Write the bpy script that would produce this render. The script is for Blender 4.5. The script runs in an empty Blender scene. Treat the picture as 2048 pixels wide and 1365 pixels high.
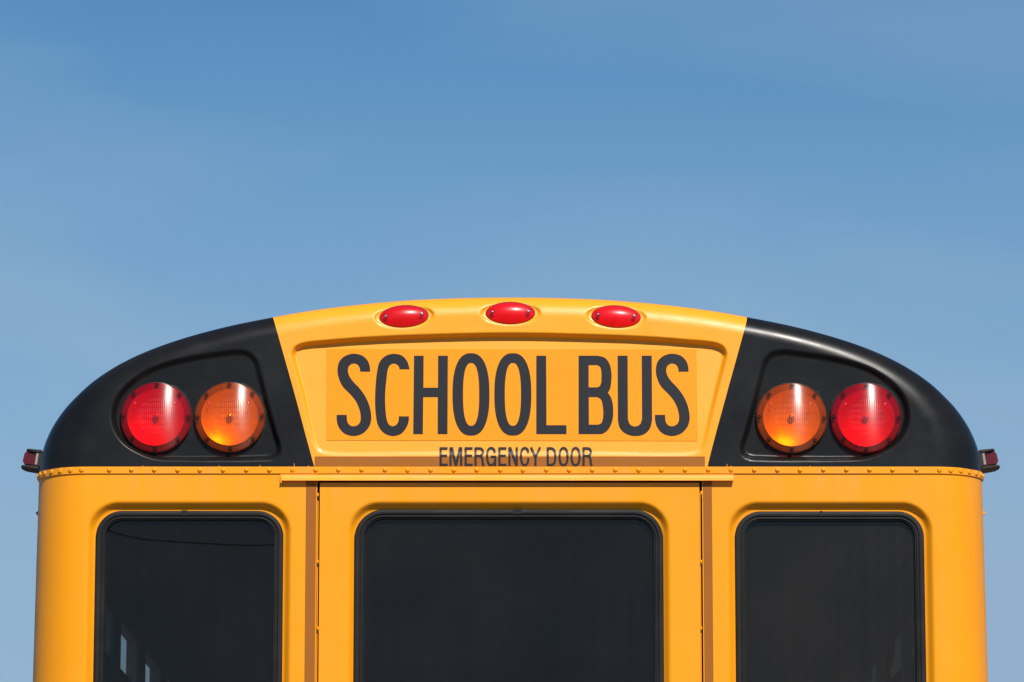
import bpy, math, random
import numpy as np
from mathutils import Vector, Matrix
random.seed(7); rng = np.random.default_rng(7)
R = math.radians
scene = bpy.context.scene

# ------------------------------------------------------------------ camera
CAM = np.array([0.004, -11.0, 1.0]); PITCH = R(10.1); FPX = 8525.0
cd = bpy.data.cameras.new('camera'); cam = bpy.data.objects.new('camera', cd)
scene.collection.objects.link(cam); scene.camera = cam
cam.location = CAM; cam.rotation_euler = (R(90) + PITCH, 0, 0)
cd.sensor_width = 36.0; cd.lens = FPX / 2048 * 36.0; cd.clip_end = 20000; cd.clip_start = .05

# ------------------------------------------------------------------ sky and sun
SUN = Vector((0.21, -0.675, 0.707)).normalized()
EL = math.asin(SUN.z); AZ = math.atan2(SUN.x, SUN.y)
w = bpy.data.worlds.new('World'); scene.world = w; w.use_nodes = True
nt = w.node_tree; nt.nodes.clear()
wo = nt.nodes.new('ShaderNodeOutputWorld'); bg = nt.nodes.new('ShaderNodeBackground')
sky = nt.nodes.new('ShaderNodeTexSky'); sky.sky_type = 'NISHITA'; sky.sun_disc = False
sky.sun_elevation = EL; sky.sun_rotation = AZ
sky.altitude = 0; sky.air_density = 1.0; sky.dust_density = 0.1; sky.ozone_density = 3.2
bg.inputs['Strength'].default_value = 0.062
tcw = nt.nodes.new('ShaderNodeTexCoord')
mp = nt.nodes.new('ShaderNodeMapping'); mp.inputs['Scale'].default_value = (5.5, 5.5, 20.0); mp.inputs['Rotation'].default_value = (0, R(9), 0); mp.inputs['Location'].default_value = (13, 1, 3.9)
n1 = nt.nodes.new('ShaderNodeTexNoise'); n1.inputs['Scale'].default_value = 1.0; n1.inputs['Detail'].default_value = 4; n1.inputs['Roughness'].default_value = .45
n1.inputs['Distortion'].default_value = .5
rp = nt.nodes.new('ShaderNodeMapRange'); rp.inputs['From Min'].default_value = .42; rp.inputs['From Max'].default_value = .78
rp.inputs['To Min'].default_value = 0; rp.inputs['To Max'].default_value = .40
mxw = nt.nodes.new('ShaderNodeMix'); mxw.data_type = 'RGBA'; mxw.inputs['B'].default_value = (3.40, 5.10, 7.10, 1)
L = nt.links.new
L(tcw.outputs['Generated'], mp.inputs['Vector']); L(mp.outputs[0], n1.inputs['Vector']); L(n1.outputs['Fac'], rp.inputs['Value'])
sz = nt.nodes.new('ShaderNodeSeparateXYZ'); L(tcw.outputs['Generated'], sz.inputs[0])
hz_ = nt.nodes.new('ShaderNodeMapRange'); hz_.inputs['From Min'].default_value = .055; hz_.inputs['From Max'].default_value = .305; hz_.interpolation_type = 'SMOOTHSTEP'
hz_.inputs['To Min'].default_value = .95; hz_.inputs['To Max'].default_value = 0; L(sz.outputs[2], hz_.inputs['Value'])
mxf = nt.nodes.new('ShaderNodeMath'); mxf.operation = 'ADD'; mxf.use_clamp = True; L(rp.outputs[0], mxf.inputs[0]); L(hz_.outputs[0], mxf.inputs[1])
L(mxf.outputs[0], mxw.inputs['Factor']); hs = nt.nodes.new('ShaderNodeHueSaturation'); hs.inputs['Saturation'].default_value = 1.34; hs.inputs['Hue'].default_value = .497
L(sky.outputs[0], hs.inputs['Color']); L(hs.outputs[0], mxw.inputs['A'])
L(mxw.outputs['Result'], bg.inputs['Color']); L(bg.outputs[0], wo.inputs['Surface'])
sl = bpy.data.lights.new('sun', 'SUN'); sl.energy = 4.0; sl.angle = R(.53); sl.color = (1, .955, .88)
so = bpy.data.objects.new('sun', sl); scene.collection.objects.link(so)
so.rotation_euler = SUN.to_track_quat('Z', 'Y').to_euler()
scene.view_settings.view_transform = 'Standard'; scene.view_settings.look = 'None'
scene.view_settings.exposure = 0.45; scene.view_settings.gamma = 1

# ------------------------------------------------------------------ measuring helpers
def P(px, py, y):
    """world points on the plane of depth y seen at photograph pixel (px, py)"""
    px = np.asarray(px, float); py = np.asarray(py, float); y = np.asarray(y, float)
    u = (px - 1024) / FPX; v = (682.5 - py) / FPX
    dy = math.cos(PITCH) - v * math.sin(PITCH); dz = math.sin(PITCH) + v * math.cos(PITCH)
    t = (y - CAM[1]) / dy
    return np.stack([CAM[0] + u * t, np.broadcast_to(y, t.shape), CAM[2] + dz * t], -1)
ZB = float(P(1021, 934.5, 0)[2])           # top of the belt
HW = 1.2435                                 # half width of the body
RC = 0.142                                  # corner radius
def px2x(px, py=940, y=0): return float(P(px, py, y)[0])
def py2z(py, y=0): return float(P(1021, py, y)[2])

def catmull(pts, n=8, closed=False):
    pts = np.asarray(pts, float); m = len(pts); out = []
    for i in range(m if closed else m - 1):
        if closed: p0, p1, p2, p3 = pts[(i-1) % m], pts[i], pts[(i+1) % m], pts[(i+2) % m]
        else:
            p1, p2 = pts[i], pts[i+1]
            p0 = pts[i-1] if i else 2*p1 - p2
            p3 = pts[i+2] if i + 2 < m else 2*p2 - p1
        t0 = 0.; t1 = t0 + np.linalg.norm(p1-p0)**.5 + 1e-9; t2 = t1 + np.linalg.norm(p2-p1)**.5 + 1e-9; t3 = t2 + np.linalg.norm(p3-p2)**.5 + 1e-9
        for k in range(n):
            t = t1 + (t2 - t1) * k / n
            A1 = (t1-t)/(t1-t0)*p0 + (t-t0)/(t1-t0)*p1; A2 = (t2-t)/(t2-t1)*p1 + (t-t1)/(t2-t1)*p2
            A3 = (t3-t)/(t3-t2)*p2 + (t-t2)/(t3-t2)*p3
            B1 = (t2-t)/(t2-t0)*A1 + (t-t0)/(t2-t0)*A2; B2 = (t3-t)/(t3-t1)*A2 + (t-t1)/(t3-t1)*A3
            out.append((t2-t)/(t2-t1)*B1 + (t-t1)/(t2-t1)*B2)
    if not closed: out.append(pts[-1])
    return np.array(out)
def resample(p, n):
    d = np.r_[0, np.cumsum(np.linalg.norm(np.diff(p, axis=0), axis=1))]
    s = np.linspace(0, d[-1], n)
    return np.stack([np.interp(s, d, p[:, k]) for k in range(p.shape[1])], -1)
def dist_poly(q, poly, closed=True, want_idx=False):
    a = poly; b = np.roll(poly, -1, 0) if closed else poly[1:]
    if not closed: a = poly[:-1]
    out = np.empty(len(q)); idx = np.empty(len(q), int)
    ab = b - a; l2 = (ab**2).sum(1) + 1e-15
    for s in range(0, len(q), 20000):
        c = q[s:s+20000]; ap = c[:, None] - a[None]
        t = np.clip((ap*ab).sum(2)/l2, 0, 1)
        d = ((ap - t[..., None]*ab)**2).sum(2)
        j = d.argmin(1); out[s:s+20000] = np.sqrt(d[np.arange(len(c)), j]); idx[s:s+20000] = j
    return (out, idx) if want_idx else out
def inside_poly(q, poly):
    x, y = q[:, 0], q[:, 1]; r = np.zeros(len(q), bool)
    for (x1, y1), (x2, y2) in zip(poly, np.roll(poly, -1, 0)):
        c = (y1 > y) != (y2 > y)
        r ^= c & (x < (x2-x1)*(y-y1)/((y2-y1) + 1e-15) + x1)
    return r
def sdf(q, poly):            # positive inside; only worked out near the polygon
    out = np.full(len(q), -1.)
    lo = poly.min(0) - .03; hi = poly.max(0) + .03
    m = ((q > lo) & (q < hi)).all(1)
    if m.any():
        qq = q[m]; d = dist_poly(qq, poly); out[m] = np.where(inside_poly(qq, poly), d, -d)
    return out
def sstep(t): t = np.clip(t, 0, 1); return t*t*(3-2*t)

# ------------------------------------------------------------------ object helpers
def link(name, me, mat=None, parent=None):
    o = bpy.data.objects.new(name, me); scene.collection.objects.link(o)
    if parent is not None: o.parent = parent
    if mat is not None and me is not None and not me.materials: me.materials.append(mat)
    return o
def mesh(name, v, f, smooth=True):
    me = bpy.data.meshes.new(name)
    v = np.asarray(v, np.float32)
    if isinstance(f, np.ndarray):
        n, k = f.shape
        me.vertices.add(len(v)); me.vertices.foreach_set('co', v.ravel())
        me.loops.add(n*k); me.loops.foreach_set('vertex_index', f.astype(np.int32).ravel())
        me.polygons.add(n); me.polygons.foreach_set('loop_start', np.arange(0, n*k, k, dtype=np.int32))
        me.update(calc_edges=True)
    else:
        me.from_pydata([tuple(map(float, p)) for p in v], [], f)
    me.validate()
    me.polygons.foreach_set('use_smooth', np.full(len(me.polygons), smooth)); me.update()
    return me
def grid(name, V, flip=False, keep=None, close_u=False):
    """V: (n, m, 3) grid of points"""
    n, m = V.shape[:2]; idx = np.arange(n*m).reshape(n, m)
    if close_u: idx = np.vstack([idx, idx[:1]])
    a, b, c, d = idx[:-1, :-1], idx[1:, :-1], idx[1:, 1:], idx[:-1, 1:]
    f = np.stack([a, b, c, d], -1).reshape(-1, 4)
    if flip: f = f[:, ::-1]
    if keep is not None: f = f[keep.reshape(-1)]
    v = V.reshape(-1, 3)
    used = np.zeros(len(v), bool); used[f.ravel()] = True
    rem = np.cumsum(used) - 1
    return mesh(name, v[used], rem[f])
class MB:
    def __init__(s): s.v = []; s.f = []
    def add(s, v, f):
        o = len(s.v); s.v += [tuple(map(float, p)) for p in v]; s.f += [tuple(i + o for i in q) for q in f]; return s
    def box(s, x0, x1, y0, y1, z0, z1):
        v = [(x, y, z) for x in (x0, x1) for y in (y0, y1) for z in (z0, z1)]
        return s.add(v, [(0,1,3,2), (4,6,7,5), (0,4,5,1), (2,3,7,6), (0,2,6,4), (1,5,7,3)])
    def prism(s, prof, axis, a, b):      # prof: list of 2D points; extruded along axis between a and b
        n = len(prof); v = []
        for t in (a, b):
            for (p, q) in prof:
                v.append({'x': (t, p, q), 'y': (p, t, q), 'z': (p, q, t)}[axis])
        f = [tuple(range(n)), tuple(range(2*n-1, n-1, -1))]
        f += [(i, i+n, (i+1) % n + n, (i+1) % n) for i in range(n)]
        return s.add(v, f)
    def lathe(s, prof, n=32, cx=0, cz=0, sx=1, sz=1, cap=False):   # prof: (r, y); axis = Y
        v = []; m = len(prof)
        for k in range(n):
            a = 2*math.pi*k/n
            for (r, y) in prof: v.append((cx + sx*r*math.cos(a), y, cz + sz*r*math.sin(a)))
        f = [(k*m+i, ((k+1) % n)*m+i, ((k+1) % n)*m+i+1, k*m+i+1) for k in range(n) for i in range(m-1)]
        if cap: f.append(tuple(k*m + m-1 for k in range(n)))
        return s.add(v, f)
    def mesh(s, name, smooth=False, auto=None):
        me = mesh(name, np.array(s.v), s.f, smooth)
        if auto:
            import bmesh
            bm = bmesh.new(); bm.from_mesh(me); bmesh.ops.recalc_face_normals(bm, faces=bm.faces)
            for e in bm.edges:
                e.smooth = not (len(e.link_faces) == 2 and e.calc_face_angle(0) > R(auto))
            for f in bm.faces: f.smooth = True
            bm.to_mesh(me); bm.free()
        else:
            import bmesh
            bm = bmesh.new(); bm.from_mesh(me); bmesh.ops.recalc_face_normals(bm, faces=bm.faces); bm.to_mesh(me); bm.free()
        return me

# ------------------------------------------------------------------ materials
def newmat(name):
    m = bpy.data.materials.new(name); m.use_nodes = True
    t = m.node_tree; t.nodes.clear(); out = t.nodes.new('ShaderNodeOutputMaterial')
    return m, t, out
def N(t, typ, **kw):
    n = t.nodes.new(typ)
    for k, v in kw.items():
        if k in n.inputs: n.inputs[k].default_value = v
        else: setattr(n, k, v)
    return n
def math_n(t, op, a, b=None, c=None, clamp=False):
    n = t.nodes.new('ShaderNodeMath'); n.operation = op; n.use_clamp = clamp
    for i, q in enumerate((a, b, c)):
        if q is None: continue
        if isinstance(q, (int, float)): n.inputs[i].default_value = q
        else: t.links.new(q, n.inputs[i])
    return n.outputs[0]
def mixcol(t, fac, a, b):
    n = t.nodes.new('ShaderNodeMix'); n.data_type = 'RGBA'
    for s, q in (('Factor', fac), ('A', a), ('B', b)):
        if isinstance(q, (int, float)): n.inputs[s].default_value = q
        elif isinstance(q, tuple): n.inputs[s].default_value = q if len(q) == 4 else q + (1,)
        else: t.links.new(q, n.inputs[s])
    return n.outputs['Result']
def noise(t, vec, scale, detail=4, rough=.55):
    n = N(t, 'ShaderNodeTexNoise'); n.inputs['Scale'].default_value = scale; n.inputs['Detail'].default_value = detail
    n.inputs['Roughness'].default_value = rough
    if vec is not None: t.links.new(vec, n.inputs['Vector'])
    return n.outputs['Fac']
def ramp(t, fac, lo, hi, a=0., b=1.):
    n = N(t, 'ShaderNodeMapRange'); n.inputs['From Min'].default_value = lo; n.inputs['From Max'].default_value = hi
    n.inputs['To Min'].default_value = a; n.inputs['To Max'].default_value = b; t.links.new(fac, n.inputs['Value'])
    return n.outputs[0]
def scaled(t, vec, s, rot=(0,0,0)):
    n = N(t, 'ShaderNodeMapping'); n.inputs['Scale'].default_value = s; n.inputs['Rotation'].default_value = rot
    t.links.new(vec, n.inputs['Vector']); return n.outputs[0]

def paint(name, col, dirt, rough=.3, coat=.0, peel=.0006, spec=.5, streak=.25, dust=.0):
    m, t, out = newmat(name); tc = N(t, 'ShaderNodeTexCoord'); ob = tc.outputs['Object']
    b = N(t, 'ShaderNodeBsdfPrincipled')
    big = noise(t, ob, 2.2, 5); fine = noise(t, ob, 60, 5, .6)
    st = noise(t, scaled(t, ob, (26, 26, 1.4)), 1.0, 5, .6)
    c = mixcol(t, ramp(t, big, .35, .7, 0, .35), col, dirt)
    c = mixcol(t, ramp(t, st, .54, .8, 0, streak), c, dirt)
    c = mixcol(t, ramp(t, fine, .62, .8, 0, .22), c, dirt)
    speck = N(t, 'ShaderNodeTexVoronoi'); speck.inputs['Scale'].default_value = 34; speck.inputs['Randomness'].default_value = 1; t.links.new(ob, speck.inputs['Vector'])
    c = mixcol(t, ramp(t, speck.outputs['Distance'], .02, .045, .55, 0), c, tuple(x*.45 for x in dirt))
    if name == 'yellow_paint':     # pale water runs that start under the riveted rail
        sp2 = N(t, 'ShaderNodeSeparateXYZ'); t.links.new(ob, sp2.inputs[0])
        zone = ramp(t, sp2.outputs[2], ZB - .17, ZB - .02, 0, 1)
        run = noise(t, scaled(t, ob, (16, 16, 1.0)), 1.0, 6, .62)
        c = mixcol(t, math_n(t, 'MULTIPLY', zone, ramp(t, run, .46, .72, 0, .55)), c, (.80, .315, .06, 1))
    if dust:
        du = noise(t, scaled(t, ob, (5, 5, 9)), 1.0, 7, .65)
        c = mixcol(t, ramp(t, du, .45, .75, 0, dust), c, (.30, .27, .23))
    t.links.new(c, b.inputs['Base Color'])
    t.links.new(ramp(t, noise(t, ob, 9, 5), .3, .7, rough*.85, rough*1.25), b.inputs['Roughness'])
    b.inputs['Specular IOR Level'].default_value = spec
    b.inputs['Coat Weight'].default_value = coat; b.inputs['Coat Roughness'].default_value = .12
    bp = N(t, 'ShaderNodeBump'); bp.inputs['Distance'].default_value = peel; bp.inputs['Strength'].default_value = .6
    h = math_n(t, 'ADD', noise(t, ob, 300, 2), math_n(t, 'MULTIPLY', noise(t, ob, 7, 2), 2.0))
    t.links.new(h, bp.inputs['Height']); t.links.new(bp.outputs[0], b.inputs['Normal'])
    t.links.new(b.outputs[0], out.inputs[0]); return m
YEL = (.86, .308, .002)
M = {}
M['yellow'] = paint('yellow_paint', YEL, (.80, .262, .010), rough=.42, coat=.03, streak=.3, spec=.29, peel=.0005)
M['yellow_cap'] = paint('yellow_cap_paint', (.86, .330, .008), (.82, .29, .018), rough=.38, coat=.10, streak=.06, spec=.36)
M['black'] = paint('black_gelcoat', (.0080, .0074, .0073), (.0105, .0098, .009), rough=.305, coat=.0, peel=.0001, spec=.22, dust=.018)
M['rubber'] = paint('black_rubber', (.012, .0110, .0112), (.024, .022, .021), rough=.58, peel=.0003, spec=.20, dust=.03)
M['dark_plastic'] = paint('dark_brown_plastic', (.02, .014, .012), (.05, .035, .03), rough=.5, spec=.3)

def plain(name, col, rough=.5, metal=0., spec=.5, bump=0.):
    m, t, out = newmat(name); b = N(t, 'ShaderNodeBsdfPrincipled'); tc = N(t, 'ShaderNodeTexCoord')
    c = mixcol(t, ramp(t, noise(t, tc.outputs['Object'], 40, 4), .3, .75), col + (1,), tuple(x*.7 for x in col) + (1,))
    t.links.new(c, b.inputs['Base Color'])
    b.inputs['Roughness'].default_value = rough; b.inputs['Metallic'].default_value = metal
    b.inputs['Specular IOR Level'].default_value = spec
    if bump:
        bp = N(t, 'ShaderNodeBump'); bp.inputs['Distance'].default_value = bump
        t.links.new(noise(t, tc.outputs['Object'], 180, 3), bp.inputs['Height']); t.links.new(bp.outputs[0], b.inputs['Normal'])
    t.links.new(b.outputs[0], out.inputs[0]); return m
M['steel'] = plain('screw_steel', (.62, .60, .56), .35, 1.)
M['white_plastic'] = plain('grey_plastic', (.30, .29, .26), .5)
M['chrome_dish'] = plain('reflector_metal', (.95, .95, .94), .38, .5)
M['dark_hole'] = plain('dark_recess', (.010, .006, .006), .6)
M['interior'] = plain('interior_panel', (.32, .33, .31), .6)
M['seat'] = plain('seat_vinyl', (.05, .045, .04), .5)
M['sealant'] = plain('sealant', (.022, .020, .017), .7, spec=.15)

def retro(name, col, cellcol, gcol, scale, letters=False):
    m, t, out = newmat(name); b = N(t, 'ShaderNodeBsdfPrincipled'); tc = N(t, 'ShaderNodeTexCoord')
    ob = tc.outputs['Object']
    sep = N(t, 'ShaderNodeSeparateXYZ'); t.links.new(ob, sep.inputs[0])
    x = math_n(t, 'MULTIPLY', sep.outputs[0], 2*math.pi/scale); z = math_n(t, 'MULTIPLY', sep.outputs[2], 2*math.pi/scale)
    # honeycomb: sum of three plane waves at 60 degrees
    s1 = math_n(t, 'COSINE', x)
    s2 = math_n(t, 'COSINE', math_n(t, 'ADD', math_n(t, 'MULTIPLY', x, .5), math_n(t, 'MULTIPLY', z, .866)))
    s3 = math_n(t, 'COSINE', math_n(t, 'SUBTRACT', math_n(t, 'MULTIPLY', x, .5), math_n(t, 'MULTIPLY', z, .866)))
    h = math_n(t, 'ADD', math_n(t, 'ADD', s1, s2), s3)
    f = ramp(t, h, -1.3, .6, 0, 1)
    c = mixcol(t, f, gcol, col)
    c = mixcol(t, ramp(t, noise(t, ob, 14, 5), .4, .75, 0, .35), c, cellcol)
    t.links.new(c, b.inputs['Base Color']); b.inputs['Roughness'].default_value = .32
    b.inputs['Specular IOR Level'].default_value = .18
    bp = N(t, 'ShaderNodeBump'); bp.inputs['Distance'].default_value = .0002; bp.inputs['Strength'].default_value = .15
    t.links.new(h, bp.inputs['Height']); t.links.new(bp.outputs[0], b.inputs['Normal'])
    t.links.new(b.outputs[0], out.inputs[0]); return m
M['sheet'] = retro('reflective_yellow_sheet', (.84, .235, .0008), (.82, .255, .002), (.855, .315, .018), .0056)
M['letter'] = retro('black_print', (.0125, .0130, .0155), (.018, .018, .020), (.028, .028, .031), .0056)
M['letter_small'] = plain('black_print_small', (.016, .015, .017), .4, spec=.3)
def tape_mat():
    m, t, out = newmat('reflective_tape'); b = N(t, 'ShaderNodeBsdfPrincipled'); tc = N(t, 'ShaderNodeTexCoord')
    ob = tc.outputs['Object']; sep = N(t, 'ShaderNodeSeparateXYZ'); t.links.new(ob, sep.inputs[0])
    k = 2*math.pi/.0046
    cx = math_n(t, 'COSINE', math_n(t, 'MULTIPLY', sep.outputs[0], k)); cz = math_n(t, 'COSINE', math_n(t, 'MULTIPLY', sep.outputs[2], k))
    g = math_n(t, 'MAXIMUM', cx, cz)
    c = mixcol(t, ramp(t, g, .55, 1., 0, .5), (.29, .088, .008), (.42, .17, .04))
    c = mixcol(t, ramp(t, noise(t, scaled(t, ob, (8, 8, 8)), 1., 5), .38, .72, 0, .6), c, (.33, .108, .016))
    t.links.new(c, b.inputs['Base Color']); b.inputs['Roughness'].default_value = .5; b.inputs['Specular IOR Level'].default_value = .15
    t.links.new(b.outputs[0], out.inputs[0]); return m
M['tape'] = tape_mat()

def fresnel(t, ior):
    n = N(t, 'ShaderNodeFresnel'); g_ = N(t, 'ShaderNodeNewGeometry')
    v = ramp(t, g_.outputs['Backfacing'], 0, 1, ior, 1/ior); t.links.new(v, n.inputs['IOR']); return n
def glass_mat(name='tinted_glass', tint=(.36, .36, .345, 1), ior=1.42, dirt=(.008, .022)):
    m, t, out = newmat(name); tc = N(t, 'ShaderNodeTexCoord'); ob = tc.outputs['Object']
    tr = N(t, 'ShaderNodeBsdfTransparent'); tr.inputs[0].default_value = tint
    gl = N(t, 'ShaderNodeBsdfGlossy'); gl.inputs['Color'].default_value = (1, 1, 1, 1); gl.inputs['Roughness'].default_value = .04
    fr = fresnel(t, ior)
    df = N(t, 'ShaderNodeBsdfDiffuse'); df.inputs['Color'].default_value = (.42, .30, .20, 1)
    bp = N(t, 'ShaderNodeBump'); bp.inputs['Distance'].default_value = .0006; bp.inputs['Strength'].default_value = .25
    t.links.new(noise(t, ob, 5, 2), bp.inputs['Height']); t.links.new(bp.outputs[0], gl.inputs['Normal']); t.links.new(bp.outputs[0], fr.inputs['Normal'])
    m1 = N(t, 'ShaderNodeMixShader'); t.links.new(fr.outputs[0], m1.inputs[0]); t.links.new(tr.outputs[0], m1.inputs[1]); t.links.new(gl.outputs[0], m1.inputs[2])
    m2 = N(t, 'ShaderNodeMixShader'); t.links.new(m1.outputs[0], m2.inputs[1]); t.links.new(df.outputs[0], m2.inputs[2])
    st = noise(t, scaled(t, ob, (45, 45, 1.2)), 1.0, 6, .65); bl = noise(t, ob, 3, 5)
    gr = math_n(t, 'MULTIPLY', ramp(t, st, .3, .8, .62, 1.), ramp(t, bl, .3, .7, dirt[0], dirt[1]))
    sp = N(t, 'ShaderNodeTexVoronoi'); sp.inputs['Scale'].default_value = 22; t.links.new(ob, sp.inputs['Vector'])
    gr = math_n(t, 'ADD', gr, ramp(t, sp.outputs['Distance'], .02, .035, .12, 0))
    t.links.new(gr, m2.inputs[0])
    t.links.new(m2.outputs[0], out.inputs[0]); return m
M['glass'] = glass_mat(); M['glass_right'] = glass_mat('dusty_tinted_glass', (.36, .37, .32, 1), 1.42, (.020, .044)); M['glass_left'] = glass_mat('clean_tinted_glass', (.30, .315, .305, 1), 1.42, (.005, .016)); M['clear_glass'] = glass_mat('side_glass', (.93, .98, .97, 1), 1.3, (0, .001)); M['dark_glass'] = glass_mat('dark_side_glass', (.16, .17, .16, 1), 1.3, (0, .001))

def lens_mat(name, tint, body, rings=True, dens=.30):
    """thin coloured plastic: lets tinted light through, scatters a little, glossy skin"""
    m, t, out = newmat(name); tc = N(t, 'ShaderNodeTexCoord'); ob = tc.outputs['Object']
    sep = N(t, 'ShaderNodeSeparateXYZ'); t.links.new(ob, sep.inputs[0]); X, Z = sep.outputs[0], sep.outputs[2]
    r = math_n(t, 'SQRT', math_n(t, 'ADD', math_n(t, 'MULTIPLY', X, X), math_n(t, 'MULTIPLY', Z, Z)))
    tr = N(t, 'ShaderNodeBsdfTransparent'); tr.inputs[0].default_value = tint + (1,)
    df = N(t, 'ShaderNodeBsdfDiffuse'); df.inputs['Color'].default_value = body + (1,)
    tl = N(t, 'ShaderNodeBsdfTranslucent'); tl.inputs['Color'].default_value = tint + (1,)
    gl = N(t, 'ShaderNodeBsdfGlossy'); gl.inputs['Roughness'].default_value = .30; gl.inputs['Anisotropy'].default_value = .6 if rings else 0
    tv = N(t, 'ShaderNodeCombineXYZ'); tv.inputs[0].default_value = 1.; t.links.new(tv.outputs[0], gl.inputs['Tangent'])
    fr = fresnel(t, 1.58)
    dmix = N(t, 'ShaderNodeMixShader'); dmix.inputs[0].default_value = .35
    t.links.new(df.outputs[0], dmix.inputs[1]); t.links.new(tl.outputs[0], dmix.inputs[2])
    m1 = N(t, 'ShaderNodeMixShader'); t.links.new(tr.outputs[0], m1.inputs[1]); t.links.new(dmix.outputs[0], m1.inputs[2])
    m2 = N(t, 'ShaderNodeMixShader'); t.links.new(m1.outputs[0], m2.inputs[1]); t.links.new(gl.outputs[0], m2.inputs[2])
    t.links.new(fr.outputs[0], m2.inputs[0])
    if rings:
        ringh = math_n(t, 'SINE', math_n(t, 'MULTIPLY', r, 2*math.pi/.0031))
        outer = ramp(t, r, .046, .049, 0, 1); inner = math_n(t, 'SUBTRACT', 1, outer)
        fl = math_n(t, 'COSINE', math_n(t, 'MULTIPLY', X, 2*math.pi/.0050))
        zz = math_n(t, 'COSINE', math_n(t, 'MULTIPLY', Z, 2*math.pi/.0150))
        grid_ = math_n(t, 'MULTIPLY', ramp(t, fl, .2, 1, 0, 1), ramp(t, zz, -.9, -.3, .1, 1))
        wob = noise(t, ob, 160, 3)
        patt = math_n(t, 'ADD', math_n(t, 'MULTIPLY', outer, ramp(t, ringh, .2, 1, 0, .40)), math_n(t, 'MULTIPLY', inner, math_n(t, 'MULTIPLY', grid_, ramp(t, wob, .3, .7, .25, 1.))))
        t.links.new(math_n(t, 'ADD', dens, math_n(t, 'MULTIPLY', patt, .55)), m1.inputs[0])
        c = mixcol(t, math_n(t, 'MULTIPLY', math_n(t, 'MULTIPLY', inner, grid_), .6), body + (1,), tuple(min(1, x + .22) for x in body) + (1,))
        t.links.new(c, df.inputs['Color'])
        h = math_n(t, 'ADD', math_n(t, 'MULTIPLY', outer, ringh), math_n(t, 'MULTIPLY', inner, fl))
        bp = N(t, 'ShaderNodeBump'); bp.inputs['Distance'].default_value = .0005; bp.inputs['Strength'].default_value = .5
        t.links.new(h, bp.inputs['Height'])
        bp2 = N(t, 'ShaderNodeBump'); bp2.inputs['Distance'].default_value = .00004; bp2.inputs['Strength'].default_value = .5
        t.links.new(h, bp2.inputs['Height'])
        t.links.new(bp.outputs[0], df.inputs['Normal']); t.links.new(bp2.outputs[0], gl.inputs['Normal'])
    else:
        ln = math_n(t, 'COSINE', math_n(t, 'MULTIPLY', X, 2*math.pi/.006))
        t.links.new(math_n(t, 'ADD', dens, math_n(t, 'MULTIPLY', ramp(t, ln, .2, 1, 0, 1), .08)), m1.inputs[0])
        gl.inputs['Roughness'].default_value = .33
    t.links.new(m2.outputs[0], out.inputs[0]); return m
M['red_lens'] = lens_mat('red_lens', (.97, .02, .045), (.72, .010, .03), dens=.07)
M['amber_lens'] = lens_mat('amber_lens', (.99, .32, .006), (1.0, .21, .004), dens=.04)
M['marker_lens'] = lens_mat('marker_red_lens', (.96, .012, .03), (.72, .006, .022), rings=False, dens=.34)
M['side_lens'] = lens_mat('side_red_lens', (.55, .006, .03), (.20, .004, .02), rings=False, dens=.6)

def asphalt():
    m, t, out = newmat('asphalt'); b = N(t, 'ShaderNodeBsdfPrincipled'); tc = N(t, 'ShaderNodeTexCoord'); ob = tc.outputs['Object']
    c = mixcol(t, ramp(t, noise(t, ob, .4, 6), .3, .7), (.085, .08, .075), (.13, .125, .115))
    c = mixcol(t, ramp(t, noise(t, ob, 90, 3), .45, .6, 0, .4), c, (.05, .05, .05))
    t.links.new(c, b.inputs['Base Color']); b.inputs['Roughness'].default_value = .9
    t.links.new(b.outputs[0], out.inputs[0]); return m
M['asphalt'] = asphalt()

# ------------------------------------------------------------------ ground
g = link('ground', MB().add([(-6000,-6000,0),(6000,-6000,0),(6000,6000,0),(-6000,6000,0)], [(0,1,2,3)]).mesh('ground'), M['asphalt'])
g['kind'] = 'structure'

# ------------------------------------------------------------------ the bus
bus = bpy.data.objects.new('school_bus', None); scene.collection.objects.link(bus)
bus['label'] = 'yellow school bus seen from behind, with black roof corners, warning lamps and emergency door'
bus['category'] = 'school bus'

# ---- rear cap -----------------------------------------------------
LEAN = .045
half = [(0,595),(100,596.3),(200,600.5),(300,609),(400,621.5),(475,634.5),(560,651.5),(640,672),(702,692),(754,713.5),
        (797,736.5),(838,765),(869,794),(893,821),(917,858),(932,893),(940,925)]
OUT_Y = lambda hz: .050 + .085*(1 - sstep(hz/.36)) + LEAN*np.maximum(hz, 0)
def half_outline():
    px = np.array(half, float); hz = py2z(900) ; z0 = P(1021+px[:,0], px[:,1], .08)[:, 2]
    yy = OUT_Y(z0 - ZB); p = P(1021+px[:,0], px[:,1], yy)
    q = np.stack([p[:,0], p[:,2]], 1); return q
ho = half_outline(); ho[:, 0] -= px2x(1021)
ho = np.vstack([ho, [HW, ZB - .0005]])
ho[0,0] = 0
outl_full = catmull(np.vstack([ho[::-1]*[-1, 1], ho[1:]]), 10)      # left belt end .. top .. right belt end
OUTL = resample(outl_full, 700)
print('OUT', ho[-6:], HW, ZB)
OUTL_D = np.vstack([[[-HW, ZB - .5]], OUTL, [[HW, ZB - .5]]])        # continued straight down for the distance
LEAN = .045
def bevR(hz): return .062 + (RC - .062)*(1 - sstep(hz/.40))
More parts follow.
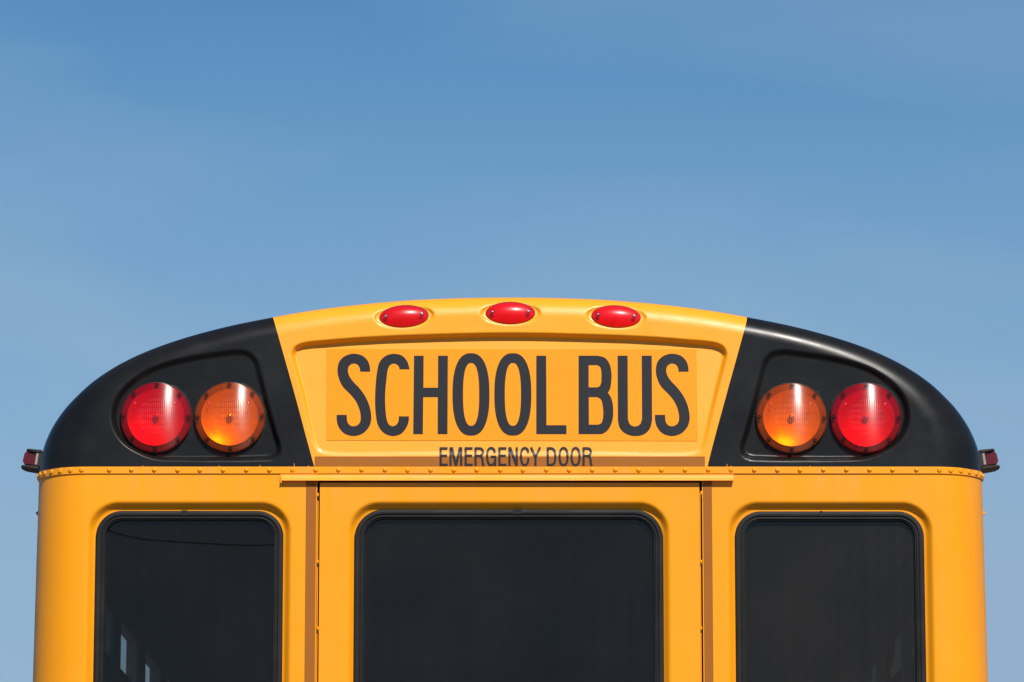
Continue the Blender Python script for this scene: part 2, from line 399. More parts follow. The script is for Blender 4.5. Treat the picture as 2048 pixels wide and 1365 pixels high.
# recesses: left-lamp pocket traced on the photograph, mirrored for the right one
pock_px = [(477,697),(500,702),(516,719),(524,745),(540,806),(555,862),(564,893),(561,909),(546,920),(515,923),(440,924),(365,924),(310,921.5),
           (275,909),(245,889),(227,862),(220.5,830),(228,797),(249,768),(290,738),(330,722),(380,710),(430,702)]
pk = np.array(pock_px, float); pk3 = P(pk[:,0], pk[:,1], .008)
POCKL = catmull(np.stack([pk3[:,0]-px2x(1021)*0, pk3[:,2]], 1), 6, True)
POCKR = catmull(np.stack([2*px2x(1021) - pk3[:,0], pk3[:,2]], 1), 6, True)
sign_px = [(604,684),(660,677.5),(750,671),(880,666),(1021,663.5),(1160,666),(1292,671),(1380,677.5),(1433,683.5),(1449,692),(1456,707),(1453,725),
           (1440,775),(1424,843),(1413,889),(1406,903),(1390,910.5),(1200,911.5),(1021,911.5),(840,911.5),(654,910.5),(634,903),(625,890),(613,843),(598,775),(583,722),(581,706),(588,692)]
sp_ = np.array(sign_px, float); sp3 = P(sp_[:,0], sp_[:,1], .008)
SIGN = catmull(np.stack([sp3[:,0], sp3[:,2]], 1), 6, True)
def ellipse_poly(cx, cy, a, b, rot, y, n=48):
    th = np.linspace(0, 2*np.pi, n, endpoint=False); c, s = math.cos(rot), math.sin(rot)
    X = a*np.cos(th); Y = b*np.sin(th)
    p = P(cx + X*c - Y*s, cy + X*s + Y*c, y); return np.stack([p[:,0], p[:,2]], 1)
MARK = [(808, 632.0, R(-3.2)), (1021, 625.5, 0.), (1232.5, 632.5, R(3.2))]
MPL = {}
Z_SIGN0, Z_SIGN1 = SIGN[:,1].min(), SIGN[:,1].max()
def y_signfloor(z): return .0036 + (z - Z_SIGN0)/(Z_SIGN1 - Z_SIGN0)*.034
def y_pockfloor(z): return .024 + 0.0*z
def cap_y(x, z, pockets=True):
    q = np.stack([np.ravel(x), np.ravel(z)], 1)
    t, idx = dist_poly(q, OUTL_D, False, True)
    nz = OUTL_D[np.clip(idx, 0, len(OUTL_D)-1), 1] - ZB
    Rr = bevR(np.maximum(nz, 0)); n = 2.15
    u = np.clip(1 - t/Rr, 0, 1)
    yf = LEAN*np.maximum(q[:,1]-ZB, 0)
    y = yf + Rr*(1 - (1 - u**n)**(1/n))
    if pockets:
        for poly, fl, wd in ((POCKL, y_pockfloor, .017), (POCKR, y_pockfloor, .017), (SIGN, y_signfloor, .0125)):
            s = sstep(sdf(q, poly)/(wd if poly is not SIGN else np.clip(.0065 + (q[:,1]-Z_SIGN0)*.22, .0065, .0135)))
            y = y*(1-s) + np.maximum(fl(q[:,1]), 0)*s
        for cx, cy, ro in MARK:
            d = sdf(q, ellipse_poly(cx, cy, 62, 27.5, ro, .012))
            zc_, y_c, sl = MPL[cx]
            fl = y_c + .0050 + (q[:,1]-zc_)*sl
            s = sstep(d/.0095); y = y*(1-s) + np.maximum(fl, y - .004)*s
    return y.reshape(np.shape(x))
for cx, cy, ro in MARK:
    c = P(cx, cy, .015); zz_ = c[2] + np.array([-.018, 0, .018]); yy_ = cap_y(np.full(3, c[0]), zz_, False)
    MPL[cx] = (c[2], float(yy_.mean()), float((yy_[2]-yy_[0])/.036)); print('MPL', cx, MPL[cx])
divL_px = np.array([(545.5,633.5),(551,652),(560,684),(571,722),(584,768),(597,815),(610,864),(620,900),(629.5,934.5)])
def divider(side):
    d = divL_px.copy()
    if side > 0: d[:,0] = [1495.5,1491,1482,1471.5,1458.5,1445.5,1432,1422.5,1414]
    p = P(d[:,0], d[:,1], .01); return resample(np.stack([p[:,0], p[:,2]], 1), 60)[::-1]     # from the belt up
NT = 150
tau = np.linspace(0, 1, NT)
tau_d = 1 - (1 - tau)**2.0 * 1.0       # denser near the outline (tau=1)
def lerp(a, b, t): return a*(1-t) + b*t
def nearest_idx(p): return int(((OUTL - p)**2).sum(1).argmin())
def div_curve(side):
    d = divider(side); i = nearest_idx(d[-1]); d[-1] = OUTL[i]
    s = np.linspace(0, 1, len(d))
    return np.stack([np.interp(tau_d, s, d[:,0]), np.interp(tau_d, s, d[:,1])], 1), i
dl, il = div_curve(-1); dr, ir = div_curve(1)
def finish_patch(G, name, mat, ext=.34):
    """G: (nu, NT, 2) xz grid, last column on the outline; adds the turn into the roof"""
    Y = cap_y(G[...,0], G[...,1]); V = np.stack([G[...,0], Y, G[...,1]], -1)
    last = V[:, -1:]; add = []
    for k in (.004, .02, .08, .2, ext):
        e = last.copy(); e[...,1] = last[...,1] + k; add.append(e)
    V = np.concatenate([V] + add, 1)
    return link(name, grid(name, V, flip=True), mat, bus)
# centre patch
nu = 520; top = resample(OUTL[il:ir+1], nu)
B0, B1 = dl[0], dr[0]
uu = np.linspace(0, 1, nu)
G = np.zeros((nu, NT, 2))
for i, u in enumerate(uu):
    base = np.array([lerp(B0[0], B1[0], u), ZB - .002])
    a = lerp(base, top[i], tau_d[:, None])
    corr = lerp(dl - lerp(dl[0], dl[-1], tau_d[:,None]), dr - lerp(dr[0], dr[-1], tau_d[:,None]), u)
    G[i] = a + corr
finish_patch(G, 'rear_cap_center', M['yellow_cap'])
# corner patches
def corner_patch(side):
    ns = 420
    o = OUTL[:il+1][::-1] if side < 0 else OUTL[ir:]
    o = resample(o, ns); d = dl if side < 0 else dr
    b0 = d[0]; b1 = np.array([side*(HW - .30), ZB - .002])
    G = np.zeros((ns, NT, 2))
    for i, s in enumerate(np.linspace(0, 1, ns)):
        base = lerp(b0, b1, s); base[1] = ZB - .002
        corr = (d - lerp(d[0], d[-1], tau_d[:,None]))*(1-s)**2
        G[i] = lerp(base, o[i], tau_d[:,None]) + corr
    Y = cap_y(G[...,0], G[...,1]); V = np.stack([G[...,0], Y, G[...,1]], -1)
    last = V[:, -1:]; add = []
    for k in (.004, .02, .08, .2, .34):
        e = last.copy(); e[...,1] = last[...,1] + k; add.append(e)
    V = np.concatenate([V] + add, 1)
    return link('roof_corner', grid('roof_corner', V, flip=(side > 0)), M['black'], bus)
corner_patch(-1); corner_patch(1)
# roof behind the cap
prof = OUTL[::6]
V = np.stack([np.stack([prof[:,0]*.999, np.full(len(prof), y), prof[:,1] - .004], 1) for y in (.36, 2, 5, 9.0)], 1)
link('roof', grid('roof', V, flip=True), M['yellow'], bus)

# ---- lower body ----------------------------------------------------
FH = HW - RC; QL = math.pi/2*RC; SIDE = .30
def body_xy(s, z, off=0.):
    """s: arc position across the rear, corners and short sides; off: outward offset"""
    s = np.asarray(s, float); a = np.abs(s); sg = np.sign(s); th = np.clip((a - FH)/RC, 0, math.pi/2)
    x = np.where(a < FH, a, FH + RC*np.sin(th)); y = np.where(a < FH, 0, RC*(1-np.cos(th)))
    y = y + np.maximum(a - FH - QL, 0)
    flare = .012*np.clip(ZB - z, 0, 2)*np.clip((a - FH)/QL, 0, 1)
    nx = np.sin(th); ny = -np.cos(th)
    return sg*(x + flare + nx*off), y + ny*off
def rrect(x0, x1, z0, z1, r, n=14):
    p = []
    for cx, cz, a0 in ((x1-r, z1-r, 0), (x0+r, z1-r, 90), (x0+r, z0+r, 180), (x1-r, z0+r, 270)):
        for k in range(n+1):
            a = R(a0 + 90*k/n); p.append((cx + r*math.cos(a), cz + r*math.sin(a)))
    return np.array(p)
def rrect_dist(x, z, x0, x1, z0, z1, r):     # positive inside
    qx = np.abs(x - (x0+x1)/2) - (x1-x0)/2 + r; qz = np.abs(z - (z0+z1)/2) - (z1-z0)/2 + r
    return -(np.hypot(np.maximum(qx, 0), np.maximum(qz, 0)) + np.minimum(np.maximum(qx, qz), 0) - r)
PXM = 1/767.
WIN = {}
for nm, a in {'left': (190.5, 566.5, 1022, 172, 583), 'center': (708, 1327, 1019, 694, 1341), 'right': (1470, 1849, 1023, 1454, 1868)}.items():
    g0, g1, gt, r0, r1 = a; ym = 1120
    WIN[nm] = dict(g=(px2x(g0, ym, .015), px2x(g1, ym, .015), py2z(gt, .015)), r=(px2x(r0, ym), px2x(r1, ym), py2z(1002.5)))
ZW0 = ZB - .84
RECESS = .018
def recess(x, z, nm):
    W = WIN[nm]; x0, x1, z1 = W['r']; d = rrect_dist(x, z, x0, x1, ZW0 - .03, z1, .082)
    return RECESS*sstep(d/.022)
Z_FINE = np.r_[np.arange(ZB - .003, ZW0 - .06, -.0032), np.linspace(ZW0 - .07, .72, 14)]
def panel(name, s0, s1, nm, ztop=None, edge=None, off=0.):
    zz = Z_FINE if ztop is None else np.r_[ztop, Z_FINE[Z_FINE < ztop - .001]]
    ss = np.linspace(s0, s1, int(abs(s1-s0)/.0032)+2)
    S, Z = np.meshgrid(ss, zz, indexing='ij'); X, Y = body_xy(S, Z, off)
    Y = Y + recess(X, Z, nm)
    V = np.stack([X, Y, Z], -1)
    x0, x1, z1 = WIN[nm]['g']; ins = 12*PXM
    cx = .25*(X[:-1,:-1]+X[1:,:-1]+X[1:,1:]+X[:-1,1:]); cz = .5*(Z[:-1,:-1]+Z[:-1,1:])
    keep = rrect_dist(cx, cz, x0+ins, x1-ins, ZW0+ins, z1-ins, .055) < 0
    return link(name, grid(name, V, keep=keep), M['yellow'], bus if edge is None else edge)
XDL, XDR = px2x(638.5, 1150), px2x(1400, 1150)
XPL, XPR = px2x(633.0, 1150), px2x(1405.5, 1150)
panel('rear_panel', -(FH+QL+SIDE), XPL, 'left')
panel('rear_panel', XPR, FH+QL+SIDE, 'right')
door = bpy.data.objects.new('emergency_door', None); scene.collection.objects.link(door); door.parent = bus
ZD = py2z(966)
panel('door_panel', XDL, XDR, 'center', ztop=ZD, edge=door)
# folded edges of the door and the jambs behind the gap
for x, sgn in ((XDL, 1), (XDR, -1)):
    link('door_edge', MB().box(min(x, x+sgn*.001), max(x, x+sgn*.001), .0006, .03, .72, ZD).mesh('door_edge'), M['yellow'], door)
for x, nm, sg in ((XPL, 'left', -1), (XPR, 'right', 1)):
    b = MB().box(min(x, x+sg*.001), max(x, x+sg*.001), .0006, .045, .72, ZB - .02)
    link('door_jamb', b.mesh('door_jamb'), M['yellow'], bus)
b = MB().box(XPL - .02, XDL + .02, .045, .055, .72, ZB-.01).box(XDR - .02, XPR + .02, .045, .055, .72, ZB-.01)
b.box(XPL - .02, XPR + .02, .010, .02, ZD + .001, ZB - .005)
link('door_frame', b.mesh('door_frame'), M['dark_hole'], bus)
# the pale bent flanges beside the gap and the hinge knuckles showing in it
link('hinge_strip', MB().box(XPL + .0012, XPL + .0035, .002, .012, .72, py2z(1002)).mesh('hinge_strip'), M['yellow'], door)
link('hinge_strip', MB().box(XDR + .0006, XDR + .0026, .001, .012, .72, py2z(986)).mesh('hinge_strip'), M['yellow'], door)
def knuckle(px, py, r=.0026, h=.010):
    x = px2x(px, py); z = py2z(py)
    b = MB(); n = 10; v = []; prof_ = [(0, h/2), (r*.8, h/2*.9), (r, h/2*.5), (r, -h/2*.5), (r*.8, -h/2*.9), (0, -h/2)]
    for k in range(n):
        a = 2*math.pi*k/n
        for rr, zz in prof_: v.append((x + rr*math.cos(a), .001 + rr*math.sin(a), z + zz))
    m_ = len(prof_)
    b.add(v, [(k*m_+i, ((k+1)%n)*m_+i, ((k+1)%n)*m_+i+1, k*m_+i+1) for k in range(n) for i in range(m_-1)])
    link('hinge_knuckle', b.mesh('hinge_knuckle', True), M['yellow'], door)
    link('hinge_gap', MB().box(x-.0022, x+.0022, .0, .003, z - h*1.15, z - h*.55).mesh('hinge_gap'), M['dark_hole'], door)
for py in (990, 1124, 1257, 1390): knuckle(635.5, py)
for py in (986, 1124, 1257, 1390): knuckle(1402.5, py)

# ---- window gaskets and panes ------------------------------------------
def loop_sweep(x0, x1, z0, z1, r, prof):
    rows = []
    for o, y in prof:
        rr = max(r - o, .004)
        p = rrect(x0+o, x1-o, z0+o, z1-o, rr); rows.append(np.stack([p[:,0], np.full(len(p), y), p[:,1]], 1))
    return np.stack(rows, 1)
y0 = RECESS
GPROF = [(0, y0+.002), (.0003, y0-.0035), (.0015, y0-.006), (.004, y0-.0072), (.0085, y0-.0078), (.0125, y0-.0075), (.0142, y0-.0062),
         (.0150, y0-.0045), (.0160, y0-.0045), (.0170, y0-.0068), (.0190, y0-.0078), (.0208, y0-.0068), (.0214, y0-.0035),
         (.0222, y0-.0035), (.0230, y0-.0045), (.0245, y0-.0040), (.0252, y0+.004), (.0256, y0+.009), (.0290, y0+.009)]
def window(nm, rad, parent, clips):
    x0, x1, z1 = WIN[nm]['g']
    root = bpy.data.objects.new('window', None); scene.collection.objects.link(root)
    if parent is door: par = door; root2 = None
    V = loop_sweep(x0, x1, ZW0, z1, rad, GPROF)
    tgt = parent if parent is door else root
    if parent is not door: root.parent = bus
    else: bpy.data.objects.remove(root)
    link('gasket', grid('gasket', V, close_u=True, flip=False), M['rubber'], tgt)
    q = rrect(x0+.024, x1-.024, ZW0+.024, z1-.024, rad-.024)
    v = [(p[0], y0+.0085, p[1]) for p in q] + [(p[0], y0+.0125, p[1]) for p in q]; n = len(q)
    me = mesh('pane', np.array([(p[0], y0+.0085, p[1]) for p in q]), [tuple(range(n))], False)
    link('pane', me, M[{'left': 'glass_left', 'right': 'glass_right'}.get(nm, 'glass')], tgt)
    for (px, wpx) in clips:
        xc = px2x(px, 1025); b = MB().box(xc - wpx/2*PXM, xc + wpx/2*PXM, y0-.0092, y0-.004, z1-.0135, z1+.0004)
        link('gasket_joint', b.mesh('gasket_joint'), M['rubber'], tgt)
window('left', .068, bus, [(368, 11)])
pane_curve = catmull([(207,1058),(240,1069),(290,1079),(350,1084),(420,1088),(500,1091.5),(549,1090)], 8)  # thin dark curved strip across the top of the left pane
nn = np.gradient(pane_curve, axis=0); nn /= np.linalg.norm(nn, axis=1)[:,None]; nn = np.stack([-nn[:,1], nn[:,0]], 1)
fa, fb_ = pane_curve + nn*1.5, pane_curve - nn*1.5
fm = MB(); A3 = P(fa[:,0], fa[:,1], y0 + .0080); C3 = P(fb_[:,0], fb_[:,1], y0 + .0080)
fm.add(list(A3)+list(C3), [(i, i+1, len(pane_curve)+i+1, len(pane_curve)+i) for i in range(len(pane_curve)-1)])
link('pane_curve_strip', fm.mesh('pane_curve_strip'), plain('pane_curve_dark', (.0062, .0056, .0056), .9, spec=.0), [o for o in bpy.data.objects if o.name.startswith('window') and o.type == 'EMPTY'][0])
window('right', .068, bus, [(1643, 5)])
window('center', .078, door, [(1035, 17)])

# ---- belt rail with rivets --------------------------------------------------
belt = bpy.data.objects.new('belt_rail', None)
def belt_strip():
    S = np.r_[np.linspace(-(FH+QL+3.0), -(FH+QL), 30), np.linspace(-(FH+QL), -FH, 40)[1:], np.linspace(-FH, FH, 60)[1:], np.linspace(FH, FH+QL, 40)[1:], np.linspace(FH+QL, FH+QL+3.0, 30)[1:]]
    zt = ZB + .0005; zb = py2z(948.5)
    prof_ = [(zt, -.004), (zt, .0026), (zt - .0008, .0034), (zb + .0012, .0034), (zb + .0002, .0026), (zb, -.004)]
    rows = []
    for z, off in prof_:
        x, y = body_xy(S, ZB, off); rows.append(np.stack([x, y, np.full(len(S), z)], 1))
    return np.stack(rows, 1)
me = grid('belt_rail', belt_strip(), flip=True)
import bmesh
bm = bmesh.new(); bm.from_mesh(me)
for e in bm.edges:
    if len(e.link_faces) == 2 and e.calc_face_angle(0) > R(25): e.smooth = False
bm.to_mesh(me); bm.free()
bpy.data.objects.remove(belt); belt = link('belt_rail', me, M['yellow'], bus)
ZR = py2z(940.5)
def rivet_mesh(dimple):
    if dimple: pr = [(.0066,0), (.0064,-.0012), (.0050,-.0026), (.0036,-.0034), (.0024,-.0036), (.0020,-.0034), (.0016,-.0016), (0,-.0014)]
    else: pr = [(.0066,0), (.0063,-.0013), (.0053,-.0029), (.0037,-.0040), (.0020,-.0045), (0,-.0046)]
    return MB().lathe(pr, 14).mesh('rivet_head', True)
rm, rmd = rivet_mesh(False), rivet_mesh(True)
rm.materials.append(M['yellow']); rmd.materials.append(M['yellow'])
flat = [218.7,263,308.7,355.5,400,446.5,493,539,631.6,677,723.6,770,815.4,861.5,908,953.6,1000.5,1046,1093,1138.5,1184.6,1231,1277.4,1323,1370,1416.4,1508.5,1554.8,1600,1646.7,1692.8,1739,1785,1832.8]
for px in flat:
    o = link('rivet', rm, None, belt); o.location = (px2x(px, 940.5), -.0033, ZR + random.uniform(-.0006,.0006)); o.rotation_euler = (0, random.uniform(0, 3), 0)
for px in (585, 1461.8):
    o = link('rivet', rmd, None, belt); o.location = (px2x(px, 940.5), -.0033, ZR)
for sg in (-1, 1):
    for k in range(13):
        th = R(6.5 + 12.1*k)
        if th < math.pi/2 + .01: s = FH + RC*min(th, math.pi/2); a = th
        else: s = FH + QL + (k - 6.9)*.06; a = math.pi/2
        x, y = body_xy(sg*s, ZB, .0033)
        o = link('rivet', rmd, None, belt); o.location = (float(x), float(y), ZR + random.uniform(-.0005,.0005)); o.rotation_euler = (0, 0, sg*a)

for px, h in ((588.5, 7), (617, 3), (438, 3), (520, 3.5), (1454, 6), (1462, 2.5), (286, 3), (1620, 2.5)):
    q = P(px, 934, 0); yc = float(cap_y(np.array([q[0]]), np.array([q[2] + .004]))[0])
    link('paint_drip', MB().box(q[0]-.0007, q[0]+.0006, yc-.0012, yc+.001, ZB, ZB + h*PXM*1.0).mesh('paint_drip'), M['yellow'], bus)
# ---- drip rail above the door --------------------------------------------
xa, xb = px2x(564.5, 957), px2x(1467, 957)
zt, zb_ = py2z(950), py2z(962.5)
prof_ = [(.0, zt), (-.0042, zt), (-.0060, zt-.003), (-.0085, zb_+.0065), (-.0125, zb_+.0045), (-.0150, zb_+.001), (-.0150, zb_-.0008), (-.0128, zb_-.0010), (-.0115, zb_+.001), (-.004, zb_+.003), (.0, zb_+.003)]
link('drip_rail', MB().prism(prof_, 'x', xa, xb).mesh('drip_rail', auto=40), M['yellow'], bus)
xs = px2x(561.5, 957)
link('rail_sealant', MB().prism([(.0, zt), (-.006, zt), (-.009, zb_+.006), (-.011, zb_-.006), (.0, zb_-.009)], 'x', xs, xa-.0005).mesh('rail_sealant', auto=40), M['yellow'], bus)

# ---- surface-following strips (tape, small lettering) -------------------------
def tape_grid(name, px0, px1, py0, py1, off, ontocap, nx=200, nz=10):
    X = np.linspace(px0, px1, nx); Zp = np.linspace(py0, py1, nz)
    A, B = np.meshgrid(X, Zp, indexing='ij'); q = P(A, B, .0)
    y = cap_y(q[...,0], q[...,2]) if ontocap else np.zeros_like(q[...,0])
    q = P(A, B, y); q[...,1] = (cap_y(q[...,0], q[...,2]) if ontocap else 0*y) - off
    return link(name, grid(name, q, flip=False), M['tape'], bus)
tape_grid('reflective_tape', 629.5, 1410, 913.5, 932.8, .0012, True)
def vtape(name, p0, p1):
    x0, x1 = px2x(p0, 1150), px2x(p1, 1150); z1 = ZB - .026
    b = MB().box(x0, x1, -.0010, .0005, .72, z1); link(name, b.mesh(name), M['tape'], bus)
vtape('reflective_tape', 610.8, 631.2); vtape('reflective_tape', 1407.6, 1425.2)

# ---- the sign: reflective sheet and letters -----------------------------------
def y_on_sign(z): return y_signfloor(z)
def sign_pt(px, py, off):
    y = .02
    for _ in range(4): p = P(px, py, y); y = y_on_sign(p[..., 2]) 
    p = P(px, py, y); p[..., 1] -= off; return p
sheet = bpy.data.objects.new('sign', None); scene.collection.objects.link(sheet); sheet.parent = bus
c4 = sign_pt(np.array([652.5, 1395.5, 1392.5, 653.5]), np.array([881, 882.5, 699.5, 698.5]), .0012)
c4b = c4.copy(); c4b[:,1] += .0015
link('sign_sheet', MB().add(list(c4)+list(c4b), [(0,1,2,3), (7,6,5,4), (0,4,5,1), (1,5,6,2), (2,6,7,3), (3,7,4,0)]).mesh('sign_sheet'), M['sheet'], sheet)
def spl(pts, corners):
    """closed outline through pts, smooth between the corner points"""
    n = len(pts); cs = sorted(corners)
    if not cs: return catmull(pts, 8, True)
    out = []
    for a, b in zip(cs, cs[1:] + [cs[0] + n]):
        seg = [pts[i % n] for i in range(a, b+1)]
        out.append(np.array(seg[:1]) if len(seg) == 2 else catmull(seg, 6)[:-1])
    return np.vstack(out)
def letter(name, loops):
    cu = bpy.data.curves.new(name, 'CURVE'); cu.dimensions = '2D'; cu.fill_mode = 'BOTH'
    wl = [sign_pt(l[:,0], l[:,1], 0) for l in loops]
    for l in wl:
        s = cu.splines.new('POLY'); s.points.add(len(l)-1); s.use_cyclic_u = True
        for k, p in enumerate(l): s.points[k].co = (p[0], p[2], 0, 1)
    tmp = bpy.data.objects.new('tmp', cu); scene.collection.objects.link(tmp)
    dg = bpy.context.evaluated_depsgraph_get(); me = bpy.data.meshes.new_from_object(tmp.evaluated_get(dg))
    bpy.data.objects.remove(tmp); bpy.data.curves.remove(cu)
    for v in me.vertices:
        x, z = v.co.x, v.co.y; v.co = (x, float(y_on_sign(z)) - .0017, z)
    me.name = name; me.materials.clear()
    return link(name, me, M['letter'], sheet)
def zc(pts, sc, ox, oy): return [(ox + x/sc, oy + y/sc) for x, y in pts]
S_ = [(578,352),(574,285),(545,200),(470,125),(345,93),(220,125),(135,205),(108,330),(125,440),(180,560),(290,675),(370,775),(425,900),(442,1010),(430,1080),(390,1122),(340,1136),(288,1122),(252,1075),(243,1010),
      (242,972),(96,972),(96,1040),(122,1140),(200,1235),(335,1277),(470,1240),(558,1150),(592,1050),(592,975),(572,860),(515,720),(425,590),(330,490),(277,410),(258,335),(272,275),(308,243),(345,235),(390,248),(422,285),(432,325),(434,352)]
Sc = [0, 20, 21, 42]
letter('letter', [spl(zc(S_, 7.183, 660, 695), Sc)])
C_ = [(1146,318),(1110,205),(1040,125),(920,95),(800,125),(715,210),(680,330),(655,560),(648,800),(660,980),(690,1120),(770,1230),(895,1277),(1020,1245),(1100,1150),(1132,1055),(1134,993),(988,993),(984,1060),(955,1112),(900,1135),(845,1108),(815,1030),(795,850),(795,640),(810,480),(835,310),(862,260),(915,236),(965,252),(992,285),(1000,318)]
letter('letter', [spl(zc(C_, 7.183, 660, 695), [0, 16, 17, 31])])
A = np.array
letter('letter', [A([(828,712),(847.4,712),(847,776),(876,776),(876.2,712),(895.8,712),(895,869),(875.3,869),(875.6,795),(846.6,795),(845.8,869),(826.4,869)], float)])
def sel(cx, cy, a, b, n, k=72):
    th = np.linspace(0, 2*np.pi, k, endpoint=False); c, s = np.cos(th), np.sin(th)
    return np.stack([cx + a*np.sign(c)*np.abs(c)**(2/n), cy + b*np.sign(s)*np.abs(s)**(2/n)], 1)
letter('letter', [sel(942, 789.5, 37, 82.5, 2.45), sel(942.3, 789.4, 16.1, 62.8, 2.5)])
letter('letter', [sel(1025.7, 789.5, 37, 82.5, 2.45), sel(1025.8, 789.4, 16.1, 62.8, 2.5)])
letter('letter', [A([(1072.6,712),(1092.3,712),(1093,851),(1133,851),(1133,869),(1072.6,869)], float)])
B_ = [(123,122),(400,122),(500,152),(568,240),(597,380),(592,510),(575,600),(545,655),(585,715),(612,800),(622,930),(608,1060),(565,1160),(520,1215),(455,1250),(123,1250)]
b1 = [(268,258),(390,258),(432,285),(450,350),(452,430),(446,515),(422,563),(385,577),(268,577)]
b2 = [(270,718),(395,718),(445,755),(472,860),(478,960),(462,1065),(440,1098),(400,1113),(272,1113)]
letter('letter', [spl(zc(B_, 7.185, 1140, 695), [0,1,7,14,15]), spl(zc(b1, 7.185, 1140, 695), [0,1,7,8]), spl(zc(b2, 7.185, 1140, 695), [0,1,7,8])])
U_ = [(684,122),(828,122),(832,1030),(862,1108),(932,1140),(1005,1108),(1035,1030),(1030,122),(1175,122),(1180,1050),(1150,1165),(1070,1248),(935,1278),(800,1243),(715,1160),(688,1050)]
letter('letter', [spl(zc(U_, 7.185, 1140, 695), [0,1,2,6,7,8,9,15])])
S2 = spl(zc(S_, 7.183, 660, 695), Sc); S2[:,0] += 636.6
letter('letter', [S2])

def cap_pts(px, py, off):
    px = np.asarray(px, float); py = np.asarray(py, float); y = np.zeros_like(px)
    for _ in range(2): q = P(px, py, y); y = cap_y(q[...,0], q[...,2])
    q = P(px, py, y); q[...,1] -= off; return q
small = bpy.data.objects.new('door_lettering', None); scene.collection.objects.link(small); small.parent = bus
def small_letter(strokes):
    b = MB()
    for k, st in enumerate(strokes):
        w = 4.4
        if isinstance(st, tuple): st, w = st
        p = resample(np.array(st, float), max(len(st), int(sum(np.hypot(*(np.array(st[i+1])-np.array(st[i]))) for i in range(len(st)-1))/1.6)+2)) if len(st) > 2 else resample(np.array(st, float), max(2, int(np.hypot(*(np.array(st[1])-np.array(st[0])))/1.6)))
        t = np.gradient(p, axis=0); t /= np.linalg.norm(t, axis=1)[:,None] + 1e-9; n = np.stack([-t[:,1], t[:,0]], 1)
        a = p + n*w/2; c = p - n*w/2
        A3 = cap_pts(a[:,0], a[:,1], .0022 + k*.00012); C3 = cap_pts(c[:,0], c[:,1], .0022 + k*.00012); m = len(p)
        b.add(list(A3)+list(C3), [(i, i+1, m+i+1, m+i) for i in range(m-1)])
    link('letter', b.mesh('letter', True), M['letter_small'], small)
T, Bt, Mi = 897.2, 930.2, 912.0; H0, H1 = 895.0, 932.4
def E(x0, x1): small_letter([[(x0+2.2, H0), (x0+2.2, H1)], [(x0+3, T), (x1, T)], [(x0+3, Mi), (x1-1, Mi)], [(x0+3, Bt), (x1+.3, Bt)]])
def Rr_(x0, x1): small_letter([[(x0+2.2, H0), (x0+2.2, H1)],
    catmull([(x0+3, T), (x0+10, T), (x0+14.5, 898.5), (x0+16.9, 904), (x0+14.5, 910.4), (x0+10, 912.3), (x0+3, 912.3)], 5).tolist(),
    catmull([(x0+10, 912.8), (x0+14.2, 914.5), (x0+15.8, 919), (x0+16.6, 926), (x0+17.6, 930), (x0+18.6, 932.4)], 5).tolist()])
E(879.2, 895.3)
small_letter([[(901.2,H0),(901.2,H1)], ([(903.4,H0),(911.7,H1)], 5.0), ([(920.3,H0),(912.2,H1)], 5.0), [(922.4,H0),(922.4,H1)]])
E(929.2, 945.3); Rr_(949.0, 969)
small_letter([catmull([(989.6,906.5),(988.6,900.5),(985.5,897.3),(982,896.4),(978,898),(975.3,903.5),(974.4,913.5),(975.5,923),(978.3,929),(982,931),(985.8,929.6),(988.6,925.5)], 4).tolist(), [(981.2,914),(992.6,914)], [(990.4,913),(990.4,H1)]])
E(996.8, 1012.9)
small_letter([[(1019,H0),(1019,H1)], ([(1019.8,H0),(1033.5,H1)], 5.0), [(1033.6,H0),(1033.6,H1)]])
small_letter([catmull([(1056.6,906.6),(1055.4,900.3),(1052.6,897.2),(1049.4,896.4),(1045.5,898.2),(1042.9,903.5),(1042,913.5),(1043,923),(1045.6,929),(1049.3,931),(1052.8,929.7),(1055.6,925.5),(1056.8,917)], 4).tolist()])
small_letter([([(1062,H0),(1071,915)], 4.6), ([(1080.2,H0),(1071.2,915)], 4.6), [(1071.1,912),(1071.1,H1)]])
small_letter([[(1095.6,H0),(1095.6,H1)], catmull([(1096,T),(1103,T),(1107.5,899.5),(1110,905),(1110.8,913.5),(1110,922),(1107.5,928),(1103,Bt),(1096,Bt)], 4).tolist()])
for cx in (1127.2, 1151.2):
    o_ = sel(cx, 913.7, 8.0, 17.3, 2.3, 40); small_letter([np.vstack([o_, o_[:2]]).tolist()])
Rr_(1165.0, 1185)

# ---- eight-inch warning lamps ---------------------------------------------------
LR = .0925
def lens_dome(r, rim_y, dome):
    Rs = (r*r + dome*dome)/(2*dome); pr = [(r, 0.001), (r, rim_y + .002), (r-.0008, rim_y)]
    for k in range(1, 41):
        q = (r - .0008)*(1 - k/40); pr.append((q, rim_y - (math.sqrt(Rs*Rs - q*q) - (Rs - dome))))
    return pr
me_lens = {}
for c in ('red', 'amber'):
    me_lens[c] = MB().lathe(lens_dome(LR, -.013, .0225), 96).mesh('lens', auto=50); me_lens[c].materials.append(M[c+'_lens'])
me_ring = MB().lathe([(LR+.0012, .006), (LR+.0016, -.0045), (LR-.002, -.0052), (LR-.004, -.0052)], 96).mesh('mounting_gasket', auto=40); me_ring.materials.append(M['rubber'])
me_ledge = MB().lathe([(LR-.0015, -.0060), (.0762, -.0120), (.0756, -.0142), (.0750, -.0142), (.0750, .000)], 96).mesh('inner_ledge', auto=40); me_ledge.materials.append(plain('ledge_plastic', (.20, .185, .18), .5, spec=.3))
dish = [(.0752*(1-k/24), .0132*(1-(1-k/24)**2) - .0138) for k in range(25)]
me_dish = MB().lathe(dish, 72).mesh('reflector', True); me_dish.materials.append(M['chrome_dish'])
